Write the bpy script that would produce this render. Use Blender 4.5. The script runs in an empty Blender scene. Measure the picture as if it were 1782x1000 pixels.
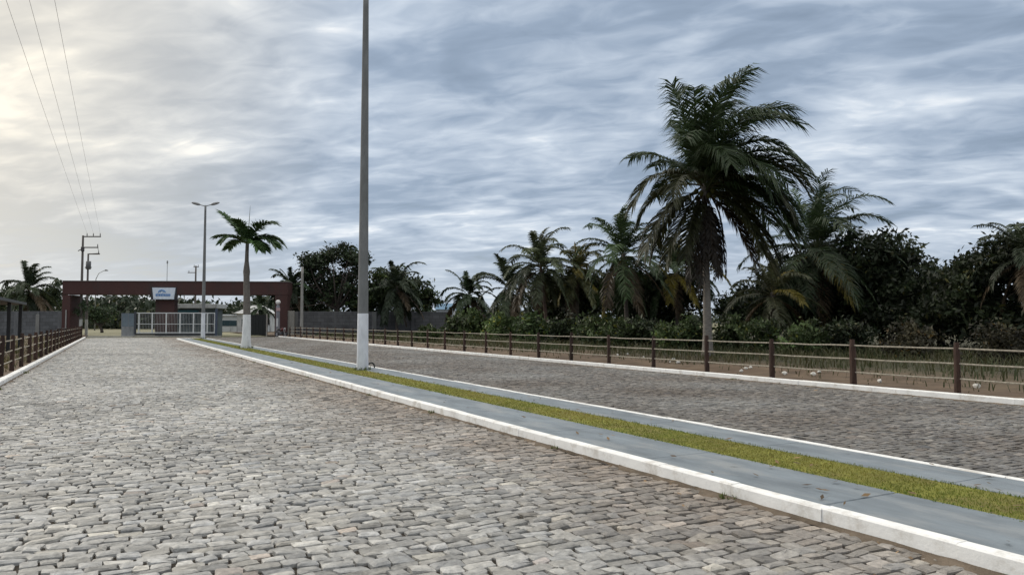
import bpy, math, random
import numpy as np
R = math.radians
S = bpy.context.scene
C = S.collection
rng = np.random.default_rng(7)

# ---------------------------------------------------------------- camera
F, H, CX, CY = 1287., 1.6, 891., 500.
yaw = math.atan2(691, F); pit = math.atan2(60, F)
fw = np.array([math.sin(yaw)*math.cos(pit), math.cos(yaw)*math.cos(pit), math.sin(pit)])
rt = np.array([math.cos(yaw), -math.sin(yaw), 0.]); up = np.cross(rt, fw)
cd = bpy.data.cameras.new('camera'); cam = bpy.data.objects.new('camera', cd); C.objects.link(cam)
cd.sensor_width = 36; cd.lens = F/1782*36; cd.clip_end = 6000; cd.clip_start = .05
cam.location = (0, 0, H); cam.rotation_euler = (math.pi/2+pit, 0, -yaw)
S.camera = cam

# ---------------------------------------------------------------- world, sun, exposure
SUN_AZ, SUN_EL = -26., 19.          # degrees right of the road direction (+Y), above the horizon
S.view_settings.view_transform = 'Standard'; S.view_settings.look = 'None'
S.view_settings.exposure = 0.0; S.view_settings.gamma = 1
w = bpy.data.worlds.new('World'); S.world = w; w.use_nodes = True
N = w.node_tree.nodes; L = w.node_tree.links; N.clear()
def nd(t, **k):
    n = N.new(t)
    for a, b in k.items(): setattr(n, a, b)
    return n
def mth(op, a, b=None, clamp=False):
    n = nd('ShaderNodeMath', operation=op, use_clamp=clamp)
    for i, x in enumerate((a, b)):
        if x is None: continue
        if isinstance(x, (int, float)): n.inputs[i].default_value = x
        else: L.new(x, n.inputs[i])
    return n.outputs[0]
def mapr(x, a, b, c=0., d=1., smooth=True):
    n = nd('ShaderNodeMapRange', interpolation_type='SMOOTHSTEP' if smooth else 'LINEAR')
    L.new(x, n.inputs[0])
    for i, v in enumerate((a, b, c, d)): n.inputs[i+1].default_value = v
    return n.outputs[0]
def mixc(f, a, b, mode='MIX'):
    n = nd('ShaderNodeMix', data_type='RGBA', blend_type=mode)
    if isinstance(f, (int, float)): n.inputs[0].default_value = f
    else: L.new(f, n.inputs[0])
    for i, x in ((6, a), (7, b)):
        if isinstance(x, tuple): n.inputs[i].default_value = (*x, 1)
        else: L.new(x, n.inputs[i])
    return n.outputs[2]
def noise(vec, scale, detail=5, rough=.55, dist=0.):
    n = nd('ShaderNodeTexNoise'); L.new(vec, n.inputs['Vector'])
    n.inputs['Scale'].default_value = scale; n.inputs['Detail'].default_value = detail
    n.inputs['Roughness'].default_value = rough; n.inputs['Distortion'].default_value = dist
    return n.outputs[0]
def comb(x, y, z=0.):
    n = nd('ShaderNodeCombineXYZ')
    for i, v in enumerate((x, y, z)):
        if isinstance(v, (int, float)): n.inputs[i].default_value = v
        else: L.new(v, n.inputs[i])
    return n.outputs[0]
tc = nd('ShaderNodeTexCoord'); sep = nd('ShaderNodeSeparateXYZ'); L.new(tc.outputs['Generated'], sep.inputs[0])
dx, dy, dz = sep.outputs
zc = mth('MAXIMUM', dz, 0.0)
den = mth('ADD', zc, 0.15)
u = mth('DIVIDE', dx, den); v = mth('DIVIDE', dy, den)
th = R(-46)
a_ = mth('ADD', mth('MULTIPLY', u, math.sin(th)), mth('MULTIPLY', v, math.cos(th)))
b_ = mth('SUBTRACT', mth('MULTIPLY', u, math.cos(th)), mth('MULTIPLY', v, math.sin(th)))
big = noise(comb(mth('MULTIPLY', a_, .8), b_, 24.8), 1.0, 3, .5, .5)
streak = noise(comb(mth('MULTIPLY', a_, .75), mth('MULTIPLY', b_, 1.2), 25.6), 3.0, 3, .5, .7)
fine = noise(comb(mth('MULTIPLY', a_, .7), mth('MULTIPLY', b_, 1.25), 1.3), 8.5, 4, .55, .7)
dens = mth('ADD', mth('ADD', mth('MULTIPLY', big, .40), mth('MULTIPLY', streak, .40)), mth('MULTIPLY', fine, .20))
ramp = nd('ShaderNodeValToRGB'); L.new(mapr(dens, .36, .64, 0, 1, False), ramp.inputs[0])
cr = ramp.color_ramp
cr.elements[0].position = 0.; cr.elements[0].color = (.235, .30, .395, 1)
cr.elements[1].position = 1.; cr.elements[1].color = (.84, .87, .90, 1)
for p, c in ((.3, (.30, .375, .485)), (.55, (.425, .50, .605)), (.78, (.57, .64, .73))):
    e = cr.elements.new(p); e.color = (*c, 1)
# warm, brighter cloud around the veiled sun, low to the left
sdir = (math.sin(R(SUN_AZ))*math.cos(R(SUN_EL)), math.cos(R(SUN_AZ))*math.cos(R(SUN_EL)), math.sin(R(SUN_EL)))
vd = nd('ShaderNodeVectorMath', operation='DOT_PRODUCT'); L.new(tc.outputs['Generated'], vd.inputs[0]); vd.inputs[1].default_value = sdir
dot = vd.outputs['Value']
glow = mapr(dot, .74, .99)
warm = mixc(mth('MULTIPLY', glow, .86), ramp.outputs[0], mixc(ramp.outputs[0], (.42, .42, .41), (1.08, .98, .79)))
# paler low sky
hz = mapr(dz, .0, .15, .5, 0.)
low = mixc(hz, warm, (.56, .62, .69))
# overcast cloud overhead, brightened and whitened out of view to lift the ground light
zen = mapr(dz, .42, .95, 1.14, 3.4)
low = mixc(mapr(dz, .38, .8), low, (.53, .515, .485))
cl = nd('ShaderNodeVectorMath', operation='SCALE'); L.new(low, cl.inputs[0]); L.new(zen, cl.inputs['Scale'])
sky = nd('ShaderNodeTexSky', sky_type='NISHITA', sun_disc=False)
sky.sun_elevation = R(SUN_EL); sky.sun_rotation = R(SUN_AZ)
STR = .1
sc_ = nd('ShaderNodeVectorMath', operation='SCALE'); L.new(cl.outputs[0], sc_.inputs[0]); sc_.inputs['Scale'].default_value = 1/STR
cover = mapr(dens, .34, .50, .88, .97)
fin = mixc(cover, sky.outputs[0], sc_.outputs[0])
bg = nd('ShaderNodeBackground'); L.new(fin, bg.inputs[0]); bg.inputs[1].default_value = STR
wo = nd('ShaderNodeOutputWorld'); L.new(bg.outputs[0], wo.inputs[0])

sl = bpy.data.lights.new('sun', 'SUN'); sl.energy = 1.5; sl.angle = R(14); sl.color = (1, .93, .82)
so = bpy.data.objects.new('sun', sl); C.objects.link(so); so.location = (-40, 80, 40)
so.rotation_euler = (R(90-SUN_EL), 0, math.pi-R(SUN_AZ))

# ---------------------------------------------------------------- helpers
def ray(px, py): return fw + rt*(px-CX)/F + up*(CY-py)/F
def hdist(px, d):                   # ground position under pixel column px at camera depth d
    p = ray(px, 560)*d; return np.array([p[0], p[1], 0.])
def zat(py, d): return H + (560-py)/F*d
def P(px, py, d): p = hdist(px, d); p[2] = zat(py, d); return p
def nrm(a):
    a = np.asarray(a, float); return a/np.maximum(np.linalg.norm(a, axis=-1, keepdims=True), 1e-9)

class G:
    "collects vertices, quads and triangles; builds ONE mesh object"
    def __init__(s): s.v = []; s.q = []; s.t = []; s.c = []; s.n = 0
    def add(s, V, Q=None, T=None, col=(1, 1, 1)):
        V = np.asarray(V, float).reshape(-1, 3)
        if Q is not None and len(Q): s.q.append(np.asarray(Q, int).reshape(-1, 4)+s.n)
        if T is not None and len(T): s.t.append(np.asarray(T, int).reshape(-1, 3)+s.n)
        c = np.asarray(col, float)
        s.c.append(np.broadcast_to(c, (len(V), 3)) if c.ndim == 1 else c)
        s.v.append(V); s.n += len(V); return s
    def box(s, c, size, col=(1, 1, 1), rz=0., bev=0., yb=True):
        x, y, z = np.array(size)/2
        if bev:
            b = bev; pts = []
            for zz, i in ((-z, b), (-z+b, 0), (z-b, 0), (z, b)):
                xi, yi = x-i, y-(i if yb else 0)
                pts += [(-xi, -yi, zz), (xi, -yi, zz), (xi, yi, zz), (-xi, yi, zz)]
            V = np.array(pts); Q = [(3, 2, 1, 0), (12, 13, 14, 15)]
            for k in range(3):
                for i in range(4):
                    j = (i+1) % 4; Q.append((k*4+i, k*4+j, k*4+4+j, k*4+4+i))
        else:
            V = np.array([(i, j, k) for k in (-z, z) for i, j in ((-x, -y), (x, -y), (x, y), (-x, y))])
            Q = [(3, 2, 1, 0), (4, 5, 6, 7), (0, 1, 5, 4), (1, 2, 6, 5), (2, 3, 7, 6), (3, 0, 4, 7)]
        if rz:
            cs, sn = math.cos(rz), math.sin(rz); V = V @ np.array([[cs, sn, 0], [-sn, cs, 0], [0, 0, 1]])
        return s.add(V+np.array(c), Q, col=col)
    def tube(s, pts, rad, n=8, col=(1, 1, 1), caps=True, jit=0.):
        pts = np.asarray(pts, float); m = len(pts); rad = np.broadcast_to(rad, (m,))
        T = nrm(np.gradient(pts, axis=0)); V = []
        ref = np.array([0, 0, 1.]) if abs(T[0][2]) < .9 else np.array([1., 0, 0])
        for i in range(m):
            a = nrm(np.cross(T[i], ref)); b = np.cross(T[i], a)
            ang = np.arange(n)*2*math.pi/n; r = rad[i]*(1+jit*rng.uniform(-1, 1, n))
            V.append(pts[i]+np.outer(np.cos(ang)*r, a)+np.outer(np.sin(ang)*r, b))
        V = np.concatenate(V); Q = [(i*n+j, i*n+(j+1) % n, i*n+n+(j+1) % n, i*n+n+j) for i in range(m-1) for j in range(n)]
        Tr = []
        if caps:
            V = np.concatenate([V, pts[:1], pts[-1:]]); k = m*n
            for j in range(n): Tr += [(k, (j+1) % n, j), (k+1, (m-1)*n+j, (m-1)*n+(j+1) % n)]
        return s.add(V, Q, Tr, col)
    def build(s, name, mat, parent=None, smooth=False):
        me = bpy.data.meshes.new(name)
        V = np.concatenate(s.v); Q = np.concatenate(s.q) if s.q else np.zeros((0, 4), int); T = np.concatenate(s.t) if s.t else np.zeros((0, 3), int)
        me.vertices.add(len(V)); me.vertices.foreach_set('co', V.astype(np.float32).ravel())
        lv = np.concatenate([Q.ravel(), T.ravel()]).astype(np.int32)
        me.loops.add(len(lv)); me.loops.foreach_set('vertex_index', lv)
        me.polygons.add(len(Q)+len(T))
        st = np.concatenate([np.arange(len(Q))*4, len(Q)*4+np.arange(len(T))*3]).astype(np.int32)
        me.polygons.foreach_set('loop_start', st)
        me.update(calc_edges=True); me.validate()
        me.polygons.foreach_set('use_smooth', np.full(len(me.polygons), bool(smooth)))
        if len(me.vertices) == len(V):
            at = me.attributes.new('Col', 'FLOAT_COLOR', 'POINT')
            at.data.foreach_set('color', np.concatenate([np.concatenate(s.c), np.ones((len(V), 1))], 1).astype(np.float32).ravel())
        me.materials.append(mat)
        o = bpy.data.objects.new(name, me); C.objects.link(o)
        if parent is not None: o.parent = parent
        return o

def tag(o, label=None, cat=None, group=None, kind=None):
    if label: o['label'] = label
    if cat: o['category'] = cat
    if group: o['group'] = group
    if kind: o['kind'] = kind
    return o
def thing(name, label, cat, loc=(0, 0, 0), rz=0., group=None):
    o = bpy.data.objects.new(name, None); C.objects.link(o); o.location = loc; o.rotation_euler = (0, 0, rz)
    o.empty_display_size = .3
    return tag(o, label, cat, group)
def struct(g, name, mat, smooth=False): return tag(g.build(name, mat, None, smooth), kind='structure')
def copy_tree(o, parent=None):
    c = o.copy(); C.objects.link(c); c.parent = parent
    for ch in list(o.children): copy_tree(ch, c)
    return c

def mat(name, col=(1, 1, 1), rough=.7, spec=.3, attr=False, var=.25, scale=3., bump=0., bscale=40., dirt=None, dscale=1.2, metal=0., trans=0., stretch=None):
    "procedural surface: base colour (or the mesh's own colour attribute) times noise, optional stains, bump"
    m = bpy.data.materials.new(name); m.use_nodes = True
    t = m.node_tree; n = t.nodes; l = t.links; b = n['Principled BSDF']
    b.inputs['Roughness'].default_value = rough; b.inputs['Specular IOR Level'].default_value = spec; b.inputs['Metallic'].default_value = metal
    tcx = n.new('ShaderNodeTexCoord'); vec = tcx.outputs['Object']
    if stretch:
        mp = n.new('ShaderNodeMapping'); mp.inputs['Scale'].default_value = stretch; l.new(vec, mp.inputs[0]); vec = mp.outputs[0]
    def nz(sc, det=5, ro=.6):
        k = n.new('ShaderNodeTexNoise'); l.new(vec, k.inputs['Vector']); k.inputs['Scale'].default_value = sc
        k.inputs['Detail'].default_value = det; k.inputs['Roughness'].default_value = ro; return k.outputs[0]
    mr = n.new('ShaderNodeMapRange'); l.new(nz(scale), mr.inputs[0])
    mr.inputs[1].default_value = .3; mr.inputs[2].default_value = .7; mr.inputs[3].default_value = 1-var; mr.inputs[4].default_value = 1+var
    sc = n.new('ShaderNodeVectorMath'); sc.operation = 'SCALE'; l.new(mr.outputs[0], sc.inputs['Scale'])
    if attr:
        a = n.new('ShaderNodeAttribute'); a.attribute_name = 'Col'; l.new(a.outputs['Color'], sc.inputs[0])
    else: sc.inputs[0].default_value = col
    out = sc.outputs[0]
    if dirt:
        r2 = n.new('ShaderNodeMapRange'); l.new(nz(dscale, 7, .65), r2.inputs[0]); r2.interpolation_type = 'SMOOTHSTEP'
        r2.inputs[1].default_value = .48; r2.inputs[2].default_value = .68; r2.inputs[4].default_value = dirt[3]
        mx = n.new('ShaderNodeMix'); mx.data_type = 'RGBA'; l.new(r2.outputs[0], mx.inputs[0]); l.new(out, mx.inputs[6]); mx.inputs[7].default_value = (*dirt[:3], 1)
        out = mx.outputs[2]
    l.new(out, b.inputs['Base Color'])
    if bump:
        bp = n.new('ShaderNodeBump'); bp.inputs['Strength'].default_value = bump; bp.inputs['Distance'].default_value = .02
        l.new(nz(bscale, 6, .65), bp.inputs['Height']); l.new(bp.outputs[0], b.inputs['Normal'])
    if trans:
        tr = n.new('ShaderNodeBsdfTranslucent'); l.new(out, tr.inputs[0])
        ms = n.new('ShaderNodeMixShader'); ms.inputs[0].default_value = trans
        l.new(b.outputs[0], ms.inputs[1]); l.new(tr.outputs[0], ms.inputs[2]); l.new(ms.outputs[0], n['Material Output'].inputs[0])
    return m

M = {}
M['stone'] = mat('granite_setts', attr=True, rough=.62, spec=.35, var=.32, scale=17, bump=.9, bscale=38)
M['sand'] = mat('joint_sand', (.036, .029, .022), rough=.95, var=.35, scale=5, bump=.4, bscale=60, dirt=(.085, .067, .048, .6), dscale=.9)
M['drift'] = mat('blown_sand', (.155, .122, .090), rough=.95, var=.3, scale=6, bump=.7, bscale=50, dirt=(.09, .072, .052, .7), dscale=2.)
M['kerb'] = mat('whitewashed_kerb', (.83, .825, .80), rough=.75, var=.07, scale=3, bump=.25, bscale=35, dirt=(.48, .44, .38, .6), dscale=4.5)
M['walk'] = mat('painted_concrete', (.185, .213, .234), rough=.6, var=.24, scale=2.6, bump=.45, bscale=45, dirt=(.275, .29, .295, .8), dscale=1.6, stretch=(1.6, .5, 1))
M['dirt'] = mat('bare_earth', attr=True, rough=.95, var=.35, scale=1.5, bump=.6, bscale=8)
M['ground'] = mat('dry_ground', (.20, .185, .115), rough=.95, var=.3, scale=.05, dirt=(.10, .115, .05, .8), dscale=.03)
M['blade'] = mat('grass_blades', attr=True, rough=.6, var=.2, scale=2, trans=.25)
M['turf'] = mat('turf_soil', (.19, .19, .035), rough=.9, var=.3, scale=5, bump=.6, bscale=90, dirt=(.17, .135, .05, .7), dscale=1.5)
M['leaf'] = mat('tree_leaves', attr=True, rough=.55, spec=.3, var=.25, scale=1.2, trans=.18)
M['palm'] = mat('palm_leaves', attr=True, rough=.5, spec=.35, var=.2, scale=1.5, trans=.22)
M['bark'] = mat('bark', attr=True, rough=.9, var=.3, scale=6, bump=.7, bscale=18, stretch=(1, 1, 2.5))
M['conc'] = mat('grey_concrete', attr=True, rough=.85, var=.2, scale=2.5, bump=.2, bscale=25, dirt=(.11, .11, .105, .4), dscale=1.3, stretch=(1.5, 1.5, .5))
M['metal'] = mat('painted_metal', attr=True, rough=.5, spec=.4, var=.1, scale=4)
M['wood'] = mat('stained_timber', attr=True, rough=.75, var=.35, scale=5, bump=.5, bscale=25, stretch=(3, 3, .6))
M['plaster'] = mat('painted_plaster', attr=True, rough=.8, var=.1, scale=.8, bump=.1, bscale=20, dirt=(.045, .036, .034, .55), dscale=.9, stretch=(1, 1, .35))
def blockwall():
    m = mat('block_wall', attr=True, rough=.9, var=.2, scale=.7, bump=.25, bscale=20, dirt=(.05, .05, .05, .5), dscale=.6)
    t = m.node_tree; n = t.nodes; l = t.links; b = n['Principled BSDF']; src = b.inputs['Base Color'].links[0].from_socket
    tcx = n.new('ShaderNodeTexCoord'); mp = n.new('ShaderNodeMapping'); mp.inputs['Rotation'].default_value = (R(90), 0, 0); l.new(tcx.outputs['Object'], mp.inputs[0])
    br = n.new('ShaderNodeTexBrick'); l.new(mp.outputs[0], br.inputs['Vector']); br.inputs['Scale'].default_value = 1.; br.inputs['Brick Width'].default_value = .8; br.inputs['Row Height'].default_value = .4; br.inputs['Mortar Size'].default_value = .02
    br.inputs['Color1'].default_value = (.85, .85, .85, 1); br.inputs['Color2'].default_value = (1.12, 1.12, 1.12, 1); br.inputs['Mortar'].default_value = (.6, .6, .6, 1)
    mx = n.new('ShaderNodeMix'); mx.data_type = 'RGBA'; mx.blend_type = 'MULTIPLY'; mx.inputs[0].default_value = 1; l.new(src, mx.inputs[6]); l.new(br.outputs[0], mx.inputs[7]); l.new(mx.outputs[2], b.inputs['Base Color'])
    return m
M['block'] = blockwall()
M['rubber'] = mat('black_rubber', (.018, .018, .02), rough=.6, var=.2, scale=9)
M['glass'] = mat('tinted_glass', (.03, .055, .065), rough=.12, spec=.6, var=.15, scale=.7)

# ---------------------------------------------------------------- the setting: ground, roads, kerbs, median
XL, XM0, XM1, XR = -2.45, 4.95, 7.55, 15.18          # left kerb, median faces, right kerb
YEND, YNOSE, KH = 84., 74., .135
def gateY(x): return 89.5-.43*x                      # line of the entrance, slightly turned to the road

g = G()
xs = np.concatenate([np.linspace(-3000, -80, 12), np.linspace(-60, 120, 10), np.linspace(160, 3000, 12)])
X, Y = np.meshgrid(xs, np.concatenate([np.linspace(-3000, -80, 12), np.linspace(-60, 200, 12), np.linspace(260, 3000, 12)]))
n0, n1 = X.shape
idx = np.arange(n0*n1).reshape(n0, n1)
g.add(np.stack([X, Y, 0*X-.03], -1), np.stack([idx[:-1, :-1], idx[:-1, 1:], idx[1:, 1:], idx[1:, :-1]], -1))
struct(g, 'ground', M['ground'])

def smooth_noise(x, y, seed, f):
    r = np.random.default_rng(seed); o = 0*x
    for k in range(6):
        a = r.uniform(0, 2*math.pi); ff = f*r.uniform(.5, 2.); ph = r.uniform(0, 6.28, 2)
        o = o+np.sin((x*math.cos(a)+y*math.sin(a))*ff+ph[0])*np.cos((y*math.cos(a)-x*math.sin(a))*ff*.8+ph[1])
    return o/3.

def setts(x0, x1, y0, y1, seed, dirtfun, bright=1., pitch=.110, wid=.178):
    r = np.random.default_rng(seed); cx = []; cy = []; hx = []; hy = []
    y = y0
    while y < y1:
        p = pitch*r.uniform(.82, 1.2); x = x0-r.uniform(0, wid)
        while x < x1:
            wd = wid*r.uniform(.62, 1.32)
            a, b = max(x, x0+.01), min(x+wd, x1-.01)
            if b-a > .06: cx.append((a+b)/2); hx.append((b-a)/2); cy.append(y+p/2); hy.append(p/2)
            x += wd
        y += p
    cx, cy, hx, hy = map(np.array, (cx, cy, hx, hy))
    cy = cy+.035*np.sin(cx*1.1+cy*.21+seed)+.02*np.sin(cx*2.7+cy*.33)+r.normal(0, .006, len(cx)); cx = cx+r.normal(0, .005, len(cx))
    n = len(cx)
    # eight-sided, rounded, uneven outline
    ca = np.array([(-1, -.74), (-.87, -1), (.87, -1), (1, -.74), (1, .74), (.87, 1), (-.87, 1), (-1, .74)])
    jx = hx-r.uniform(.003, .010, n); jy = hy-r.uniform(.003, .010, n)
    O = ca[None]*np.stack([jx, jy], -1)[:, None]+r.normal(0, .0075, (n, 8, 2))
    sk = r.normal(0, .10, n); O[:, :, 0] += O[:, :, 1]*sk[:, None]; O[:, :, 1] += O[:, :, 0]*r.normal(0, .05, n)[:, None]
    I = O*(1-.014/np.maximum(np.abs(O).max(1, keepdims=True), .03))*.93
    top = .016+r.normal(0, .005, n)-.01*np.clip(dirtfun(cx, cy), 0, 1)
    tilt = r.normal(0, .045, (n, 2))
    def lift(Q, h): return np.concatenate([Q+np.stack([cx, cy], -1)[:, None], (h+(Q*tilt[:, None]).sum(-1))[..., None]], -1)
    ring0 = lift(O, (0*top-.016)[:, None]); ring1 = lift(O*.995, (top*.58)[:, None]); ring2 = lift(I*.90, (top)[:, None]+r.normal(0, .0022, (n, 8)))
    cen = np.stack([cx, cy, top+r.normal(.0005, .0025, n)], -1)[:, None]
    V = np.concatenate([ring0, ring1, ring2, cen], 1)        # n x 25 x 3
    k = np.arange(8); k2 = (k+1) % 8
    q = np.concatenate([np.stack([k, k2, 8+k2, 8+k], -1), np.stack([8+k, 8+k2, 16+k2, 16+k], -1)])
    t = np.stack([16+k, 16+k2, 24+0*k], -1)
    off = (np.arange(n)*25)[:, None, None]
    d = np.clip(dirtfun(cx, cy), 0, 1)
    tone = np.clip(.345*np.exp(r.normal(0, .19, n))+.045*smooth_noise(cx, cy, seed+3, .6)+.03*smooth_noise(cx, cy, seed+8, 2.2), .14, .62)*bright
    hue = r.normal(0, .38, n)
    base = np.stack([tone*(1.01+.035*hue), tone*(.985+.005*hue), tone*(.925-.045*hue)], -1)
    odd = r.random(n)
    base[odd < .015] *= (1.06, .95, .88); base[odd > .972] *= (1.3, 1.28, 1.22)
    brown = (np.array([.215, .172, .135])*np.exp(r.normal(0, .3, (n, 1))))*bright
    col = base*(1-.75*d[:, None])+np.clip(brown, .05, 1)*.75*d[:, None]
    gg = G(); gg.add(V.reshape(-1, 3), (q[None]+off).reshape(-1, 4), (t[None]+off).reshape(-1, 3), np.repeat(col, 25, 0))
    return gg
def dirtL(x, y):
    nn = smooth_noise(x, y, 5, 1.4)*.35+smooth_noise(x, y, 6, .5)*.4
    return np.clip((x-2.4)/2.4, 0, 1)*.95+nn*.75*np.clip((x+.5)/4, .12, 1)-.05+.5*np.clip((-2.0-x)/.5, 0, 1)
def dirtR(x, y): return .55+smooth_noise(x, y, 15, .7)*.5+.25*np.clip((8.6-x)/1, 0, 1)
def sheet(name, m, x0, x1, y0, y1, z, nx=2, ny=2):
    xx, yy = np.meshgrid(np.linspace(x0, x1, nx), np.linspace(y0, y1, ny)); i = np.arange(nx*ny).reshape(ny, nx)
    gg = G(); gg.add(np.stack([xx, yy, 0*xx+z], -1), np.stack([i[:-1, :-1], i[:-1, 1:], i[1:, 1:], i[1:, :-1]], -1))
    return struct(gg, name, m)
gs = setts(XL, XM0, 1., YEND, 11, dirtL)
gm = setts(XM0, XM1, YNOSE+.4, YEND, 13, dirtL)
gs.add(np.concatenate(gm.v), gm.q[0], gm.t[0], np.concatenate(gm.c))
sheet('road_bed', M['sand'], XL-.2, XR+.2, -12, YEND, -0.010)
struct(gs, 'cobbled_road', M['stone'])
struct(setts(XM1, XR, 1., YEND-2.5, 12, dirtR, .56), 'cobbled_road', M['stone'])

def kerb(x, y0, y1, wdt, seed, curve=None, name='kerb'):
    r = np.random.default_rng(seed); gg = G(); y = y0
    while y < y1:
        ln = min(1.0+r.normal(0, .03), y1-y); dxx = r.normal(0, .0025); dh = r.normal(0, .002)
        gg.box((x+dxx, y+ln/2, (KH+dh-.06)/2), (wdt, ln-.003, KH+dh+.06), bev=.012, yb=False, rz=r.normal(0, .0012)); y += ln
    return gg
struct(kerb(XL-.085, 0, YEND, .17, 21), 'kerb', M['kerb'])
gk = kerb(XM0+.065, 0, YNOSE-1.2, .13, 22)
for k in range(9):                                     # rounded nose of the median
    a = math.pi*(k+.5)/9; cxm = (XM0+XM1)/2; rr = (XM1-XM0)/2-.065
    gk.box((cxm-rr*math.cos(a), YNOSE-1.2+rr*math.sin(a)*.92, KH/2-.03), (.13, .44, KH+.06), bev=.014, rz=-(a))
struct(gk, 'kerb', M['kerb'])
struct(kerb(XM1-.03, 0, YNOSE-1.2, .06, 23), 'kerb', M['kerb'])
struct(kerb(XR+.10, 0, 81.6, .20, 24), 'kerb', M['kerb'])
def drift(x, sgn, y0, y1, seed, wmax, name='sand_drift'):
    r = np.random.default_rng(seed); yy = np.arange(y0, y1, .12); w_ = wmax*np.clip(.40+.45*smooth_noise(yy*0, yy, seed, .8)+.35*smooth_noise(yy*0+3, yy, seed+1, 4.)+r.normal(0, .22, len(yy)), .05, 1)
    q = np.array([0, .3, .7, 1.]); hgt = np.array([.028, .022, .012, -.006])
    V = np.stack([np.stack([x+sgn*w_*a, yy, 0*yy+h+r.normal(0, .002, len(yy))], -1) for a, h in zip(q, hgt)], 1); m = len(yy); i = np.arange(m*4).reshape(m, 4)
    Q = np.stack([i[:-1, :-1], i[:-1, 1:], i[1:, 1:], i[1:, :-1]], -1)
    gg = G(); gg.add(V, Q if sgn > 0 else Q[..., ::-1]); return tag(gg.build(name, M['drift'], None, True), kind='structure')
drift(XM0, -1, 1.2, YNOSE-2, 201, .17); drift(XL, 1, 6, YEND, 202, .2); drift(XM1, 1, 2, YNOSE-2, 203, .12); drift(XR, -1, 2, 80, 204, .2)
XG0, XG1 = 6.03, 6.79
g = G(); y = 1.75; r = np.random.default_rng(3)
while y < YNOSE-1.3:
    ln = 2.3+r.normal(0, .05)
    g.box(((XM0+.135+XG0)/2, y+ln/2, .035), (XG0-XM0-.145, ln-.014, KH*1.45-.02+r.normal(0, .0015)), bev=.006)
    g.box(((XG1+XM1-.065)/2, y+ln/2, .035), (XM1-.075-XG1, ln-.014, KH*1.45-.02+r.normal(0, .0015)), bev=.006); y += ln
struct(g, 'sidewalk', M['walk'])
sheet('turf_bed', M['turf'], XG0-.04, XG1+.04, 0, YNOSE-1.2, .118, 2, 2)
g = G(); r = np.random.default_rng(4)                  # blades of the clipped strip
def blades(g, x, y, z, ln, wd, cols, r, lean=.6):
    n = len(x); a = r.uniform(0, 2*math.pi, n); le = r.uniform(.15, lean, n)*ln
    b = np.stack([x, y, z], -1); d = np.stack([np.cos(a), np.sin(a), 0*a], -1); p = np.stack([-np.sin(a), np.cos(a), 0*a], -1)*(wd/2)[:, None]
    mid = b+d*(le*.35)[:, None]+np.array([0, 0, 1])*(ln*.6)[:, None]; tip = b+d*le[:, None]+np.array([0, 0, 1])*(ln*r.uniform(.75, 1., n))[:, None]
    V = np.stack([b-p, b+p, mid+p*.7, mid-p*.7, tip], 1).reshape(-1, 3); o = (np.arange(n)*5)[:, None]
    g.add(V, np.array([[0, 1, 2, 3]])+o, np.array([[3, 2, 4]])+o, np.repeat(cols, 5, 0))
for ya, yb, dn, s in ((1.8, 8, 3000, 1.), (8, 16, 1500, 1.4), (16, 34, 600, 2.2), (34, 72.5, 200, 3.6)):
    n = int((yb-ya)*(XG1-XG0)*dn); y = r.uniform(ya, yb, n); sp = .055*smooth_noise(y*0+1.3, y, 71, 2.6); x = r.uniform(XG0-.03, XG1+.03, n)+sp*np.sign(r.uniform(-1, 1, n))
    pa = np.clip(smooth_noise(x, y, 31, 2.2)*.5+.5+r.normal(0, .18, n), 0, 1)[:, None]
    cols = np.array([.16, .195, .032])*(1-pa)+np.array([.27, .23, .055])*pa
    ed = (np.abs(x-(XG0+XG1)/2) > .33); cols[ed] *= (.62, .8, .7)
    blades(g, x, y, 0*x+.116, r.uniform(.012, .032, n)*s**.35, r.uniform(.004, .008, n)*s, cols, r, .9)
tag(g.build('grass', M['blade']), kind='stuff')

# tufts at the lamp feet, weeds in the kerb joints, fallen leaves
g = G(); r = np.random.default_rng(14)
for x, y, m_, q, hh in [(6.80, 22.46, 170, .26, .16), (6.95, 71, 60, .3, .2), (XM0-.05, 5.02, 50, .07, .06), (XM0-.04, 12.1, 40, .06, .07), (XM0-.05, 8.0, 26, .05, .05), (XL+.06, 21, 40, .1, .08), (XL+.05, 27.4, 40, .1, .1), (XR-.06, 15.2, 30, .08, .08)]+[(XM0-.05, 14+k*3.1+r.uniform(0, 2), 18, .06, .06) for k in range(12)]:
    a = r.uniform(0, 6.28, m_); e = q*np.sqrt(r.uniform(.3, 1, m_)); blades(g, x+np.cos(a)*e, y+np.sin(a)*e, 0*a+(.115 if XM0+.1 < x < XM1 else .015), r.uniform(.3, 1, m_)*hh, 0*a+.008+y*.0003, np.array([.09, .115, .03])*np.exp(r.normal(0, .3, (m_, 1))), r, 1.)
tag(g.build('grass_tufts', M['blade']), kind='stuff')
g = G(); n = 520; r = np.random.default_rng(15); y = 2+70*r.random(n)**2.2; x = np.where(r.random(n) < .55, r.uniform(XM0+.15, XM1-.1, n), np.where(r.random(n) < .6, XM0-.05-np.abs(r.normal(0, .35, n)), XR-np.abs(r.normal(0, .5, n))))
onm = (x > XM0) & (x < XM1); z = np.where(onm, KH+.012, .036); a = r.uniform(0, 6.28, n); l_ = r.uniform(.02, .06, n); d1_ = np.stack([np.cos(a), np.sin(a), r.normal(0, .15, n)], -1)*l_[:, None]; d2_ = np.stack([-np.sin(a), np.cos(a), r.normal(0, .3, n)], -1)*(l_*.3)[:, None]; c_ = np.stack([x, y, z], -1)
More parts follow.
